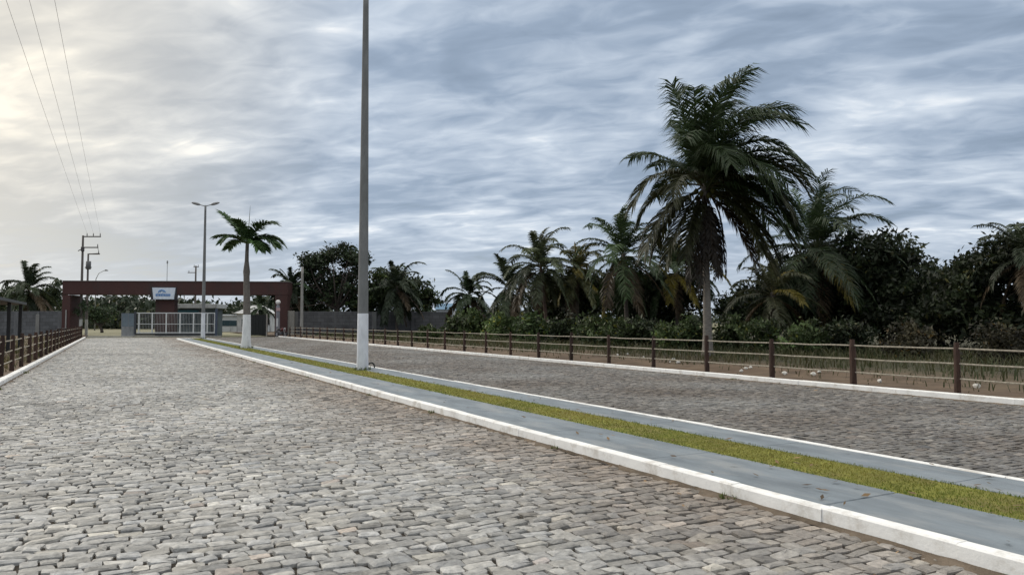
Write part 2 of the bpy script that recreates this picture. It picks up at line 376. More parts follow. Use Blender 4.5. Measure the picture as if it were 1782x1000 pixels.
V = np.stack([c_-d1_, c_+d2_, c_+d1_, c_-d2_], 1).reshape(-1, 3); g.add(V, np.arange(n*4).reshape(-1, 4), col=np.repeat(np.array([.15, .095, .045])*np.exp(r.normal(0, .45, (n, 1))), 4, 0))
tag(g.build('fallen_leaves', M['leaf']), kind='stuff')

# verges of bare earth and weeds behind the kerbs
def verge(x0, x1, y0, y1, seed, side, colfun):
    nx, ny = int((x1-x0)/.5)+1, int((y1-y0)/.6)+1
    xx, yy = np.meshgrid(np.linspace(x0, x1, nx), np.linspace(y0, y1, ny)); e = np.clip(np.abs(xx-side)/2., 0, 1)
    zz = .085+e*(.07*smooth_noise(xx, yy, seed, .8)+.03*smooth_noise(xx, yy, seed+1, 2.6))
    i = np.arange(nx*ny).reshape(ny, nx); gg = G()
    gg.add(np.stack([xx, yy, zz], -1), np.stack([i[:-1, :-1], i[:-1, 1:], i[1:, 1:], i[1:, :-1]], -1), col=colfun(xx, yy).reshape(-1, 3))
    return gg
def earth(x, y, seed=41):
    k = np.clip(.5+.5*smooth_noise(x, y, seed, .9)+.25*smooth_noise(x, y, seed+2, 2.5), 0, 1)[..., None]
    gr = np.clip((x-18.5-1.5*smooth_noise(x, y, seed+4, .5))/5., 0, 1)[..., None]*.8
    c = np.array([.088, .058, .037])*(1-k)+np.array([.135, .097, .063])*k
    return c*(1-gr)+np.array([.036, .040, .019])*gr
struct(verge(XR+.19, 75, -8, 120, 51, XR, earth), 'earth_verge', M['dirt'], True)
struct(verge(-45, XL-.16, -8, 100, 52, XL, lambda x, y: earth(-x*0+16+2.2*smooth_noise(x, y, 88, .7), y, 44)*(1.0)), 'earth_verge', M['dirt'], True)

# ---------------------------------------------------------------- vegetation builders
def frond(g, base, d0, ln, droop, wind, tint, nl=46, leaf=.24, lw=.06, hang=.8, rr=.03, kink=0., fold=.25, r=rng, stalk=None, lwind=.5):
    "one feather leaf: arching midrib with drooping leaflets on both sides"
    n = 14; d = nrm(d0); p = np.array(base, float); pts = [p]; step = ln/n
    for i in range(n):
        t = (i+1)/n
        d = nrm(d+np.array([0, 0, -1])*droop*(.03+.17*t)+np.asarray(wind)*(.03+.10*t)); p = p+d*step; pts.append(p)
    pts = np.array(pts)
    g.tube(pts, np.linspace(rr, .004, n+1), 4, stalk if stalk is not None else np.array(tint)*(1.5, 1.25, 1.0)+.01, caps=False)
    s = np.linspace(.14, .99, nl); f = s*n; i0 = np.minimum(f.astype(int), n-1); fr = (f-i0)[:, None]
    Q = pts[i0]*(1-fr)+pts[i0+1]*fr; T = nrm(pts[i0+1]-pts[i0])
    side = np.cross(T, (0, 0, 1)); side = nrm(side+1e-4*np.array([1, 0, 0])); nr = np.cross(side, T)
    lenp = leaf*ln*np.clip(np.sin(math.pi*np.clip(.14+.74*s, 0, 1))**.5, .3, 1)
    V = []; cols = []
    for sg in (-1, 1):
        fa = (.38+.48*s+r.normal(0, .13, nl))[:, None]
        ld = nrm(side*sg*np.cos(fa)+T*np.sin(fa)+nr*fold*(1-.5*s[:, None]))
        l = (lenp*r.uniform(.82, 1.1, nl))[:, None]
        hg = (hang*r.uniform(.6, 1.25, nl))[:, None]
        m_ = Q+ld*l*.5+np.array([0, 0, -1])*l*.07*hg
        ld2 = nrm(ld+np.array([0, 0, -1])*hg+np.asarray(wind)*lwind)
        e_ = m_+ld2*l*.5
        wv = nrm(np.cross(ld, nr+.5*r.normal(0, 1, (nl, 3))))*(lw/2)
        V.append(np.stack([Q-wv*.8, Q+wv*.8, m_+wv, m_-wv, e_], 1)); cols.append(np.array(tint)*np.exp(r.normal(0, .16, (nl, 1))))
    V = np.concatenate(V); o = (np.arange(len(V))*5)[:, None]
    g.add(V.reshape(-1, 3), np.array([[0, 1, 2, 3]])+o, np.array([[3, 2, 4]])+o, np.repeat(np.concatenate(cols), 5, 0))

GREEN, YELL, BROWN = (.034, .058, .020), (.20, .165, .018), (.105, .075, .042)
def palm_trunk(par, base, top, r0, r1, col, seed=0, n=14):
    r = np.random.default_rng(seed); g = G(); t = np.linspace(0, 1, 40)[:, None]
    mid = (np.array(base)+np.array(top))/2+r.normal(0, .10, 3)*(1, 1, 0)
    pts = (1-t)**2*np.array(base)+2*t*(1-t)*mid+t*t*np.array(top)
    rad = (r0+(r1-r0)*np.minimum(t[:, 0]*1.6, 1))*(1+.035*np.sign(np.sin(np.arange(40)*2.1)))+r0*.45*np.exp(-t[:, 0]*16)
    g.tube(pts, rad, n, col, jit=.03)
    return g.build('trunk', M['bark'], par, True)
def palm(label, px, py, d, lpx, seed, n=22, yellow=0., lean=(0, 0), group=None, tint=GREEN, basez=.05, droop=1., trunk=(.17, .11), tcol=(.12, .10, .085), emin=-50, nl=54, name='coconut_palm', wind=(.25, -.1, 0), hang=.95, brown=.06):
    r = np.random.default_rng(seed); top = P(px, py, d); ln = lpx/F*d*1.12
    base = top*(1, 1, 0)+np.array([lean[0], lean[1], basez])
    root = thing(name, label, 'palm tree', base, 0, group); L_ = top-base
    palm_trunk(root, (0, 0, 0), L_, trunk[0], trunk[1], tcol, seed)
    g = G(); a0 = r.uniform(0, 6.28)
    n = int(n*1.45)
    for k in range(n):
        q = k/(n-1); el = R(84+(emin-84)*q**1.15+r.normal(0, 7)); az = a0+k*2.39996+r.normal(0, .2)
        d0 = np.array([math.cos(az)*math.cos(el), math.sin(az)*math.cos(el), math.sin(el)])
        t = np.array(tint)*math.exp(r.normal(0, .22))
        if r.random() < yellow: t = np.array(YELL)*r.uniform(.5, 1.)
        elif q > .72 and r.random() < brown*4: t = np.array(BROWN)*r.uniform(.6, 1)
        frond(g, L_+d0*.12+np.array([0, 0, -.35*q]), d0, ln*r.uniform(.82, 1.12)*(1-.25*(q < .12)), droop*r.uniform(.7, 1.3), wind, t, nl, lw=max(.05, .0013*d), hang=hang, r=r)
    g.build('crown', M['palm'], root)
    return root

def leafcloud(g, cen, rad, n, size, tint, r, shell=.55, nclump=None, var=.3, flat=.5):
    "leaf-sized faces in clumps through an ellipsoid"
    nclump = nclump or max(12, n//55)
    dd = nrm(r.normal(0, 1, (nclump, 3))); rr = r.uniform(0, 1, nclump)**shell
    cc = np.array(cen)+dd*rr[:, None]*np.array(rad)
    k = r.integers(0, nclump, n); sp = (np.array(rad).mean()*.24+size)*r.uniform(.5, 1.3, nclump)[k]
    pos = cc[k]+np.clip(r.normal(0, .5, (n, 3)), -1.1, 1.1)*sp[:, None]*(1, 1, .7)
    nv = nrm(r.normal(0, 1, (n, 3))*(1, 1, flat)+np.array([0, 0, .55])); a = nrm(np.cross(nv, r.normal(0, 1, (n, 3)))); b = np.cross(nv, a)
    s = size*(r.uniform(.45, 1.0, n)+.7*r.random(n)**4)[:, None]
    V = np.stack([pos-a*s*.5, pos+b*s*.24-nv*s*.04, pos+a*s*.55-nv*s*.12, pos-b*s*.24-nv*s*.04], 1).reshape(-1, 3)
    c = np.array(tint)*np.exp(r.normal(0, var, nclump))[k][:, None]*np.exp(r.normal(0, .2, (n, 1)))
    yl = r.random(n) < .04; c[yl] = c[yl]*(2.4, 1.7, .9)
    g.add(V, np.arange(n*4).reshape(-1, 4), col=np.repeat(c, 4, 0))

def tree(label, base, blobs, n, size, seed, tint=(.034, .05, .02), group=None, name='broadleaf_tree', cat='tree', trunk=.2, fork=.3, shell=.55, bark=(.075, .06, .05), limbs=3, var=.42):
    "blobs: (centre xyz world, radii xyz); tapered trunk, limbs to every blob, leafy crown"
    r = np.random.default_rng(seed); base = np.array(base, float); root = thing(name, label, cat, base, 0, group)
    B = [(np.array(c)-base, np.array(rd)) for c, rd in blobs]
    top = sum(c for c, _ in B)/len(B); fk = np.array([top[0]*.3, top[1]*.3, max(top[2]*fork, .15)])
    g = G(); t = np.linspace(0, 1, 7)[:, None]
    g.tube(t*fk+np.sin(t*3)*r.normal(0, .05, 3), np.linspace(trunk*1.25, trunk*.8, 7), 9, bark, jit=.06)
    for c, rd in B:
        for _ in range(limbs):
            e = c+r.uniform(-.75, .75, 3)*rd; m_ = (fk+e)/2+r.normal(0, .14, 3)*np.linalg.norm(e-fk)*(1, 1, .5)
            t = np.linspace(0, 1, 8)[:, None]; pts = (1-t)**2*fk+2*t*(1-t)*m_+t*t*e
            g.tube(pts, np.linspace(trunk*.55, trunk*.06, 8), 6, bark, jit=.08)
            for _ in range(2):
                s0 = pts[r.integers(3, 7)]; e2 = s0+r.normal(0, .5, 3)*rd; g.tube(np.linspace(s0, e2, 4)+r.normal(0, .03, (4, 3)), np.linspace(trunk*.2, trunk*.03, 4), 5, bark)
    g.build('trunk', M['bark'], root)
    g = G(); vol = np.array([np.prod(rd)**(2/3) for _, rd in B]); vol = vol/vol.sum()
    for (c, rd), f in zip(B, vol): leafcloud(g, c, rd, int(n*f), size, np.array(tint)*math.exp(r.normal(0, .08)), r, shell, var=var)
    g.build('crown', M['leaf'], root)
    return root
def blob(px, py, d, rx, ry, rd=None):     # pixel-sized ellipsoid at depth d (radii in photo pixels)
    k = d/F; return (P(px, py, d), (rx*k, (rd or rx)*k, ry*k))

# ---------------------------------------------------------------- the tall palm behind the right fence
def tall_palm():
    d = 32.5; r = np.random.default_rng(5)
    base = hdist(1231, d)+(0, 0, .08); top = P(1228, 318, d)
    root = thing('coconut_palm', 'tallest coconut palm, dark windswept crown over a skirt of dead fronds', 'palm tree', base); T = top-base
    palm_trunk(root, (0, 0, 0), T, .20, .13, (.20, .18, .155), 5, 16)
    rt2 = rt; aw = np.array([math.sin(yaw), math.cos(yaw), 0]); Z = np.array([0, 0, 1.])
    wind = rt2*.55+aw*.1
    # (start angle in degrees from right, towards viewer, length, droop, wind, tint)
    G1 = np.array(GREEN); OL = np.array((.050, .056, .021)); BR = np.array(BROWN)*.75
    spec = [(150, .25, 4.3, 1.6, -.3, OL*.9), (165, -.3, 3.7, 1.5, -.1, OL), (195, .35, 4.3, 1.1, .0, OL*.8), (215, -.2, 3.9, .9, .0, OL*.8),
            (122, -.5, 4.6, .75, .0, G1*1.1), (114, -.8, 4.2, .7, .1, G1), (107, .2, 4.9, .7, .3, G1), (100, -.4, 5.3, .8, .5, G1*1.15), (96, .5, 5.4, .9, .6, G1),
            (92, .25, 5.6, 1.0, .7, G1), (88, -.2, 5.7, 1.0, .75, G1*.9), (84, .6, 5.6, 1.1, .8, G1*1.2), (79, -.5, 5.6, 1.1, .8, G1), (75, .1, 5.7, 1.1, .8, G1*.9),
            (70, .2, 5.4, 1.2, .8, G1*1.1), (64, -.7, 5.3, 1.2, .7, G1), (58, .6, 5.2, 1.3, .7, G1*.9), (52, -.2, 5.2, 1.3, .7, G1*1.2), (46, .2, 5.1, 1.3, .7, G1),
            (40, .3, 5.0, 1.4, .6, OL*.8), (32, -.6, 5.0, 1.3, .6, G1), (24, .5, 4.8, 1.4, .6, G1*1.1), (16, -.1, 4.9, 1.3, .5, G1), (8, .3, 4.7, 1.3, .5, G1*.9),
            (-2, .4, 4.7, 1.2, .4, OL*.8), (-14, -.5, 4.5, 1.1, .3, OL), (-26, .3, 4.6, 1.0, .3, OL*.7), (-40, .2, 5.0, .8, .3, OL*.8), (-50, .6, 4.0, .8, .2, BR*.8),
            (238, .5, 3.4, .8, 0, OL*.6), (228, .2, 4.0, .8, 0, OL*.8), (140, .8, 3.5, 1.6, .2, OL*.8), (60, .9, 4.4, 1.7, .3, G1), (130, -.95, 3.6, 1.1, .3, G1), (205, -.9, 3.6, 1.0, .1, OL), (-20, .95, 3.8, 1.3, .2, OL*.8), (75, -.9, 5.0, 1.2, .5, G1), (25, -.9, 4.6, 1.2, .4, G1), (35, .8, 4.6, 1.5, .4, OL*.7), (8, .85, 4.4, 1.4, .4, G1), (95, .9, 4.6, 1.5, .4, G1*.9), (86, .1, 4.9, 1.5, .9, G1), (98, -.9, 5.0, 1.0, .5, G1*1.1), (66, .4, 5.0, 1.6, .8, G1*.8), (110, .6, 4.2, 1.2, .2, G1), (48, -.9, 4.8, 1.4, .6, G1), (18, .2, 5.0, 1.6, .5, G1*.85), (82, -.8, 5.4, .9, .6, G1), (70, .8, 4.9, 1.7, .6, G1*1.1), (104, .4, 5.0, 1.0, .4, G1*.9)]
    for a, c, ln, dr, wd, tint in spec:
        d0 = nrm(rt2*math.cos(R(a))+Z*math.sin(R(a))-aw*c); g = G()
        frond(g, T+d0*.15+np.array([0, 0, r.uniform(-.45, .1)]), d0, ln*.97, dr*.9, wind*wd, tint*math.exp(r.normal(0, .15)), 92, .30, .054, 1.05, .045, r=r, lwind=1.0)
        g.build('frond', M['palm'], root)
    g = G()                                             # dead fronds hanging against the trunk
    for k in range(30):
        a = k*2.4; d0 = np.array([math.cos(a)*.55, math.sin(a)*.55, -.55-.5*r.random()])
        frond(g, T+np.array([math.cos(a)*.16, math.sin(a)*.16, -.25-r.uniform(0, 1.5)]), d0, r.uniform(2.2, 3.3), 3.0, (0, 0, 0), np.array((.034, .027, .020))*r.uniform(.6, 1.4), 34, .15, .05, 1.6, .04, r=r)
    g.build('dead_frond_skirt', M['palm'], root)
    g = G()
    for k in range(9):
        a = k*.9; c = T+np.array([math.cos(a)*.36, math.sin(a)*.36, -.35-.12*(k % 3)]); t = np.linspace(0, 1, 7)
        g.tube(np.stack([0*t, 0*t, t*.27-.13], -1)+c, .11*np.sin(np.clip(t*math.pi, .25, 2.95))+.005, 8, (.10, .10, .025))
    g.build('coconuts', M['leaf'], root, True)
tall_palm()

# ---------------------------------------------------------------- the other palms (px, py of the crown, depth in metres, frond length in px)
grp = 'coconut palms in the grove'
palm('pale coconut palm standing left of the yellow-leaved palm, trunk leaning', 941, 462, 58, 72, 61, 24, .04, (.5, -.3), grp, (.052, .066, .030), tcol=(.13, .085, .07))
palm('coconut palm with yellow fronds just left of the tallest palm', 1086, 440, 48, 92, 62, 24, .15, (.3, 0), grp, emin=-60)
palm('small coconut palm standing alone above the end of the grey wall', 816, 512, 78, 50, 63, 20, .0, (0, 0), grp, (.034, .055, .026))
palm('small coconut palm close left of the pale leaning palm', 885, 498, 70, 60, 64, 20, .05, (0, 0), grp, (.040, .056, .026))
palm('yellowing coconut palm between the pale palm and the tallest palm', 1006, 470, 60, 66, 65, 18, .35, (0, 0), grp, (.07, .075, .024), emin=-50)
palm('coconut palm directly behind the trunk of the tallest palm', 1178, 468, 50, 80, 66, 20, .1, (0, 0), grp)
palm('full green coconut palm right of the tallest palm', 1425, 432, 42, 138, 67, 32, .03, (.2, 0), grp, (.034, .056, .022), wind=(.4, -.15, 0))
palm('low coconut palm with pale arching fronds right of the tallest trunk', 1345, 508, 40, 74, 68, 16, .05, (0, 0), grp, (.060, .066, .032))
palm('coconut palm with feathery dry top at the right edge of the photo', 1792, 440, 33, 88, 69, 20, .02, (0, 0), grp, (.034, .046, .024), brown=.25)
palm('dark coconut palm in front of the almond tree behind the wall', 690, 498, 84, 54, 70, 22, .0, (0, 0), None, (.036, .052, .026), emin=-65)
palm('coconut palm beside the right end of the entrance portal', 507, 500, 86, 46, 71, 20, .0, (0, 0), None, (.03, .05, .024))
palm('coconut palm behind the left boundary wall', 49, 502, 88, 48, 72, 20, .0, (0, 0), None, (.042, .058, .028))
palm('small pale palm seen through the portal by the white house', 452, 532, 112, 30, 73, 16, .0, (0, 0), None, (.06, .085, .045))

# young palm in the median with a whitewashed trunk
def median_palm():
    r = np.random.default_rng(9); x = 6.62; base = np.array([x, x/.1492, .12]); d = base@np.array([math.sin(yaw), math.cos(yaw), 0]); k = d/F
    root = thing('royal_palm', 'young palm with whitewashed trunk foot in the grass median', 'palm tree', base)
    hz = zat(424, d)-base[2]; T = np.array([0, 0, hz])
    g = G(); z = np.array([0, .5, 1.2, 1.9, 2.6, 3.2, 3.7, 4.05, 4.35, 4.65, 4.95, 5.4, hz]); rr = np.array([.29, .235, .22, .205, .19, .18, .172, .168, .19, .15, .115, .10, .095])
    pts = np.stack([.03*np.sin(z), 0*z, z], -1); g.tube(pts, rr, 14, (.15, .135, .12), jit=.03); g.build('trunk', M['bark'], root, True)
    g = G(); g.tube(pts[:4], rr[:4]+.008, 14, (.70, .71, .71), caps=False); g.build('whitewash', M['conc'], root, True)
    aw = np.array([math.sin(yaw), math.cos(yaw), 0]); g2 = np.array((.050, .092, .030))
    for a, c, ln, dr in ((150, .1, 2.05, .5), (128, -.1, 2.6, .15), (101, .3, 1.9, .9), (62, .15, 2.45, .9), (36, -.2, 2.35, .9), (26, .3, 2.3, .8), (158, -.5, 1.9, .7), (46, -.7, 2.1, 1.0), (14, .6, 1.9, .8), (135, .7, 1.9, 1.0), (30, .9, 1.8, 1.1), (112, -.6, 1.9, .7)):
        g = G(); d0 = nrm(rt*math.cos(R(a))+np.array([0, 0, 1])*math.sin(R(a))-aw*c)
        frond(g, T+d0*.06, d0, ln*.86, dr, rt*.05, g2*math.exp(r.normal(0, .2)), 60, .44, .085, .6, .03, fold=.4, r=r); g.build('frond', M['palm'], root)
    g = G(); g.tube(np.linspace(T, T+rt*.12+(0, 0, 2.2), 5), np.linspace(.04, .006, 5), 6, (.06, .08, .03)); g.build('spear_leaf', M['palm'], root)
    g = G(); n = 160; a = r.uniform(0, 6.28, n); q = r.uniform(.2, .42, n)
    blades(g, np.cos(a)*q, np.sin(a)*q, 0*a-.01, r.uniform(.08, .22, n), 0*a+.02, np.tile([.06, .075, .025], (n, 1)), r); g.build('grass_tuft', M['blade'], root)
median_palm()

# ---------------------------------------------------------------- broadleaf trees
tg = 'broadleaf trees of the grove'
def gb(px, d, z=.05): p = hdist(px, d); p[2] = z; return p
tree('large umbrella-crowned tree with bare lattice of limbs behind the right wall', gb(588, 88),
     [blob(556, 452, 88, 34, 19), blob(600, 444, 88, 40, 18), blob(628, 462, 88, 22, 20), blob(535, 478, 88, 20, 26), blob(585, 500, 89, 52, 32)], 11500, .42, 81, (.022, .034, .015), None, trunk=.26, fork=.38, limbs=6)
tree('dark bushy tree filling in under the umbrella tree beside the portal', gb(545, 90), [blob(540, 520, 90, 40, 28), blob(510, 525, 90, 20, 30)], 5000, .4, 82, (.026, .038, .017))
tree('spreading almond tree behind the right end of the grey wall', gb(715, 90), [blob(672, 500, 90, 36, 38), blob(708, 505, 90, 34, 34), blob(742, 522, 90, 26, 22), blob(652, 512, 90, 30, 36), blob(630, 530, 90, 26, 22)], 10500, .5, 83, (.034, .052, .018))
tree('tall dark almond tree right of the green palm', gb(1540, 42), [blob(1505, 455, 42, 66, 60), blob(1570, 465, 42, 55, 48), blob(1540, 535, 42, 98, 55), blob(1450, 530, 43, 60, 55)], 17000, .34, 84, (.022, .031, .013), tg)
tree('dark almond tree at the right edge with crown rising off the photo', gb(1745, 35), [blob(1745, 465, 35, 60, 55), blob(1690, 500, 35, 55, 48), blob(1740, 550, 35, 100, 45), blob(1800, 440, 35, 50, 60)], 14000, .30, 85, (.022, .030, .013), tg)
tree('wide low tree filling the gap between two almond trees', gb(1640, 39), [blob(1635, 515, 39, 66, 52), blob(1620, 555, 38, 85, 36)], 10000, .3, 86, (.019, .027, .012), tg)
tree('dark rounded tree left of the tallest trunk', gb(1140, 52), [blob(1130, 515, 52, 66, 52), blob(1185, 510, 52, 48, 55), blob(1090, 535, 52, 46, 46)], 12000, .36, 87, (.026, .037, .014), tg)
tree('small dark tree just right of the tallest trunk', gb(1292, 50), [blob(1288, 535, 50, 42, 38), blob(1325, 535, 50, 44, 40)], 7000, .3, 88, (.022, .034, .016), tg)
tree('dark tree under the full green palm', gb(1400, 43), [blob(1390, 515, 43, 72, 70), blob(1440, 480, 44, 62, 60), blob(1350, 520, 43, 50, 60)], 14000, .32, 89, (.021, .031, .013), tg)
tree('dark thicket tree behind the pale palm and yellow palm', gb(1010, 63), [blob(1000, 520, 63, 62, 52), blob(955, 530, 64, 40, 40), blob(1040, 510, 62, 40, 45)], 11000, .4, 90, (.026, .034, .014), tg)
tree('round leafy tree beside the palm behind the left wall', gb(90, 97), [blob(92, 512, 97, 24, 24), blob(70, 525, 97, 30, 18)], 4000, .4, 91, (.038, .054, .024), None)
tree('low leafy tree at the left edge behind the wall', gb(8, 92), [blob(10, 522, 92, 32, 22)], 3000, .4, 92, (.040, .056, .026), None)
tree('small climbing shrub growing round the foot of the utility poles', gb(139, 81), [blob(139, 545, 81, 9, 12), blob(146, 532, 81, 7, 9)], 900, .2, 93, (.04, .062, .032), None, 'shrub', 'shrub', .05)
tree('round green tree beyond the portal left of the gate', gb(178, 112), [blob(176, 547, 112, 24, 13), blob(160, 551, 112, 14, 10)], 2600, .4, 94, (.034, .054, .024), None)

# undergrowth: single bushes along the back of the verge
r = np.random.default_rng(77)
bl = ['leafy green bush under the lone small palm', 'olive bush left of the foot of the pale leaning palm', 'bright green bush at the foot of the pale leaning palm', 'dark bush between the pale palm and the yellow palm',
      'green bush under the drooping yellow fronds', 'low green bush left of the foot of the yellow-leaved palm', 'dark bush right of the yellow-leaved palm', 'low bush behind the fence left of the tallest trunk',
      'small bush close left of the tallest trunk', 'small green bush close right of the tallest trunk', 'green bush under the low arching palm', 'olive bush under the full green palm', 'dark bush below the left almond tree of the dark pair',
      'dry brown bush between the two dark almond trees', 'dry olive bush at the right edge of the photo', 'green bush against the right end of the grey wall', 'low green bush in front of the grey wall']
bx = [(815, 556, 70, 34, 16), (872, 562, 60, 34, 15), (930, 566, 52, 38, 18), (985, 568, 50, 34, 17), (1035, 568, 47, 34, 18), (1075, 574, 42, 34, 14), (1120, 570, 43, 36, 19), (1165, 578, 38, 34, 14),
      (1205, 574, 38, 26, 16), (1268, 570, 38, 30, 18), (1320, 574, 36, 36, 18), (1395, 576, 34, 44, 18), (1480, 574, 34, 44, 20), (1580, 580, 31, 50, 16), (1740, 584, 27, 60, 20), (792, 566, 66, 20, 11), (742, 577, 56, 18, 6)]
for (px, py, d, rx, ry), lb in zip(bx, bl):
    tn = np.array((.056, .080, .028))*math.exp(r.normal(0, .2))
    if 'dark' in lb: tn = np.array((.026, .036, .016))
    if 'dry' in lb: tn = np.array((.045, .040, .022))
    if 'bright' in lb: tn = np.array((.055, .085, .030))
    base = gb(px, d); ztop = zat(py-ry, d); zc_ = max((ztop+.1)/2, .3)
    tree(lb, base, [((base[0], base[1], zc_), (rx*d/F, rx*d/F*.8, zc_)), (tuple(P(px+rx*.55, py+ry*.4, d)), (rx*.5*d/F, rx*.5*d/F, ry*.8*d/F))], int(1500+rx*22), .006*d, int(r.integers(1e6)), tn, 'bushes behind the right fence', 'bush', 'bush', .04, .25, limbs=2)

# weeds and dry grass on the verges
g = G(); n = 52000; r = np.random.default_rng(33)
x = XR+.5+r.uniform(0, 1, n)**.75*24; y = r.uniform(2, 92, n)
den_ = np.clip((x-16.6)/5+.35*smooth_noise(x, y, 61, .6)+.12, .02, 1)*np.where(y < 20, .75, 1)
k = r.random(n) < den_; x, y = x[k], y[k]; n = len(x)
pa = np.clip(.45+.4*smooth_noise(x, y, 63, .5)+r.normal(0, .2, n), 0, 1)[:, None]
cols = np.array([.042, .060, .020])*(1-pa)+np.array([.095, .078, .038])*pa
blades(g, x, y, 0*x+.05, r.uniform(.12, .62, n)*np.clip((x-15.2)/5, .3, 1), r.uniform(.012, .035, n)*(1+y/50), cols, r, .8)
n = 9000; x = XL-.4-r.uniform(0, 1, n)**1.4*20; y = r.uniform(12, 84, n)
pa = np.clip(.5+.4*smooth_noise(x, y, 65, .6)+r.normal(0, .2, n), 0, 1)[:, None]
cols = np.array([.07, .085, .03])*(1-pa)+np.array([.16, .125, .06])*pa
blades(g, x, y, 0*x+.06, r.uniform(.08, .4, n), r.uniform(.012, .03, n)*(1+y/60), cols, r, .8)
tag(g.build('weeds', M['blade']), kind='stuff')

# far wood closing the horizon
g = G(); r = np.random.default_rng(55)
for k in range(330):
    px = r.uniform(-420, 2250) if k > 150 else r.uniform(100, 500); d = r.uniform(170, 300)
    yt = 525+6*math.sin(px*.021)+5*math.sin(px*.05+1) if px < 480 else 540
    if px < 480 and r.random() < .12: yt += 10
    zt = zat(yt, d)*r.uniform(.84, 1.02); c = hdist(px, d); w_ = r.uniform(6, 11)
    leafcloud(g, (c[0], c[1], zt*.52), (w_, w_, zt*.46), 300, 1.5, (.034, .046, .026), r, .5, 14, .2)
tag(g.build('far_wood', M['leaf']), kind='stuff')

# litter and pale stones on the bare earth
for k in range(16):
    px, py = [(1075, 618), (1082, 614), (1092, 616), (1166, 630), (1172, 626), (1180, 631), (1298, 641), (1306, 640), (1290, 646), (1425, 648), (1415, 652), (1444, 646), (1120, 622), (1365, 650), (1530, 664), (1700, 672)][k]
    q = ray(px, py); t = (.10-H)/q[2]; p = q*t; r = np.random.default_rng(k)
    g = G(); t = np.linspace(0, 1, 5); s = r.uniform(.05, .11)
    g.tube(np.stack([t*s*1.6-s*.8, .2*s*np.sin(t*4), 0*t+s*.35], -1), s*np.sin(np.clip(t*math.pi, .3, 2.85))*r.uniform(.5, .8), 6, (.62, .60, .55), jit=.35)
    o = g.build('pale_stone', M['conc']); o.location = (p[0], p[1], .09); o.rotation_euler = (0, 0, r.uniform(0, 6))
    tag(o, 'pale stone scrap lying on the bare earth behind the right fence', 'stone', 'pale stones on the verge')

# ---------------------------------------------------------------- rail fences
def fence(label, x, ys, seed, zb=.09, h=1.08):
    r = np.random.default_rng(seed); root = thing('rail_fence', label, 'fence', (x, ys[0], 0))
    g0 = []; y0 = ys[0]
    for y in ys:
        g = G(); hh = h+r.normal(0, .02); tl = r.normal(0, .012, 2); t = np.linspace(0, 1, 8)
        g.tube(np.stack([tl[0]*t, y-y0+tl[1]*t, zb-.05+t*(hh+.05)], -1), np.array([.071, .069, .068, .067, .067, .066, .064, .050])*r.uniform(.92, 1.1), 10, np.array((.050, .027, .019))*r.uniform(.55, 1.15), jit=.07)
        g.build('post', M['wood'], root)
    for k, zz in enumerate((.31, .63, .95)):
        g = G(); pts = []
        for a, b in zip(ys[:-1], ys[1:]):
            for q in (0, .25, .5, .75): pts.append((0, a-y0+(b-a)*q, zb+zz-.008*math.sin(math.pi*q)+r.normal(0, .003)))
        pts.append((0, ys[-1]-y0, zb+zz)); g.tube(pts, .019, 6, (.33, .295, .235)); g.build('rail', M['wood'], root)
YR = [-.63, 1.87, 4.37, 6.87]+[9.37+2.5*k for k in range(28)]
fence('long timber post fence with three pale rails along the right road', XR+.52, YR, 101)
YL_ = [9.5+2.6*k for k in range(29)]
fence('timber post fence with three rails along the left road edge', XL-.33, YL_, 102, h=1.12)

# ---------------------------------------------------------------- street lamps in the median
def street_lamp(label, loc, white=1.75, seed=0):
    root = thing('street_lamp', label, 'street lamp', loc, 0, 'double-armed street lamps in the median'); hgt = 11.9
    g = G(); z = np.linspace(0, hgt, 26); g.tube(np.stack([0*z, 0*z, z], -1), np.linspace(.175, .085, 26), 20, (.165, .17, .17)); g.build('pole', M['conc'], root, True)
    g = G(); z = np.linspace(-.02, white, 6); rr = .175-(.09/hgt)*z+.004; rr[0] += .01
    g.tube(np.stack([0*z, 0*z, z], -1), rr, 20, (.66, .68, .72), caps=False); g.build('painted_base', M['conc'], root, True)
    for sg in (-1, 1):
        g = G(); t = np.linspace(0, 1, 5)[:, None]; g.tube(np.array([0, 0, hgt-.08])+t*(rt*sg*.6+np.array([0, 0, .17])), .035, 8, (.16, .16, .16)); g.build('arm', M['metal'], root)
        g = G(); c = rt*sg*.86+np.array([0, 0, hgt+.16]); t = np.linspace(-1, 1, 7)[:, None]
        g.tube(c+t*(rt*sg*.40+np.array([0, 0, .10])), np.array([.05, .10, .12, .12, .11, .09, .03]), 8, (.20, .20, .20)); g.build('lamp_head', M['metal'], root, True)
    return root
street_lamp('nearest street lamp, thick grey pole with white painted foot in the median', (6.80, 6.80/.3028, .115))
street_lamp('farther double-armed street lamp before the sliding gate, white painted foot', (6.95, 6.95/.0979, .115), 2.3)
# bent conduit and weeds at the foot of the near lamp
p = np.array([7.10, 22.55, .12]); g = G(); t = np.linspace(-.4, math.pi+.9, 16)
g.tube(np.stack([.11*np.cos(t), .02*np.sin(2*t), .10+.11*np.sin(t)], -1), .024, 8, (.02, .024, .02)); o = g.build('hose_loop', M['metal'], None, True); o.location = p
tag(o, 'small loop of black hose on the grass at the nearest lamp pole', 'hose')

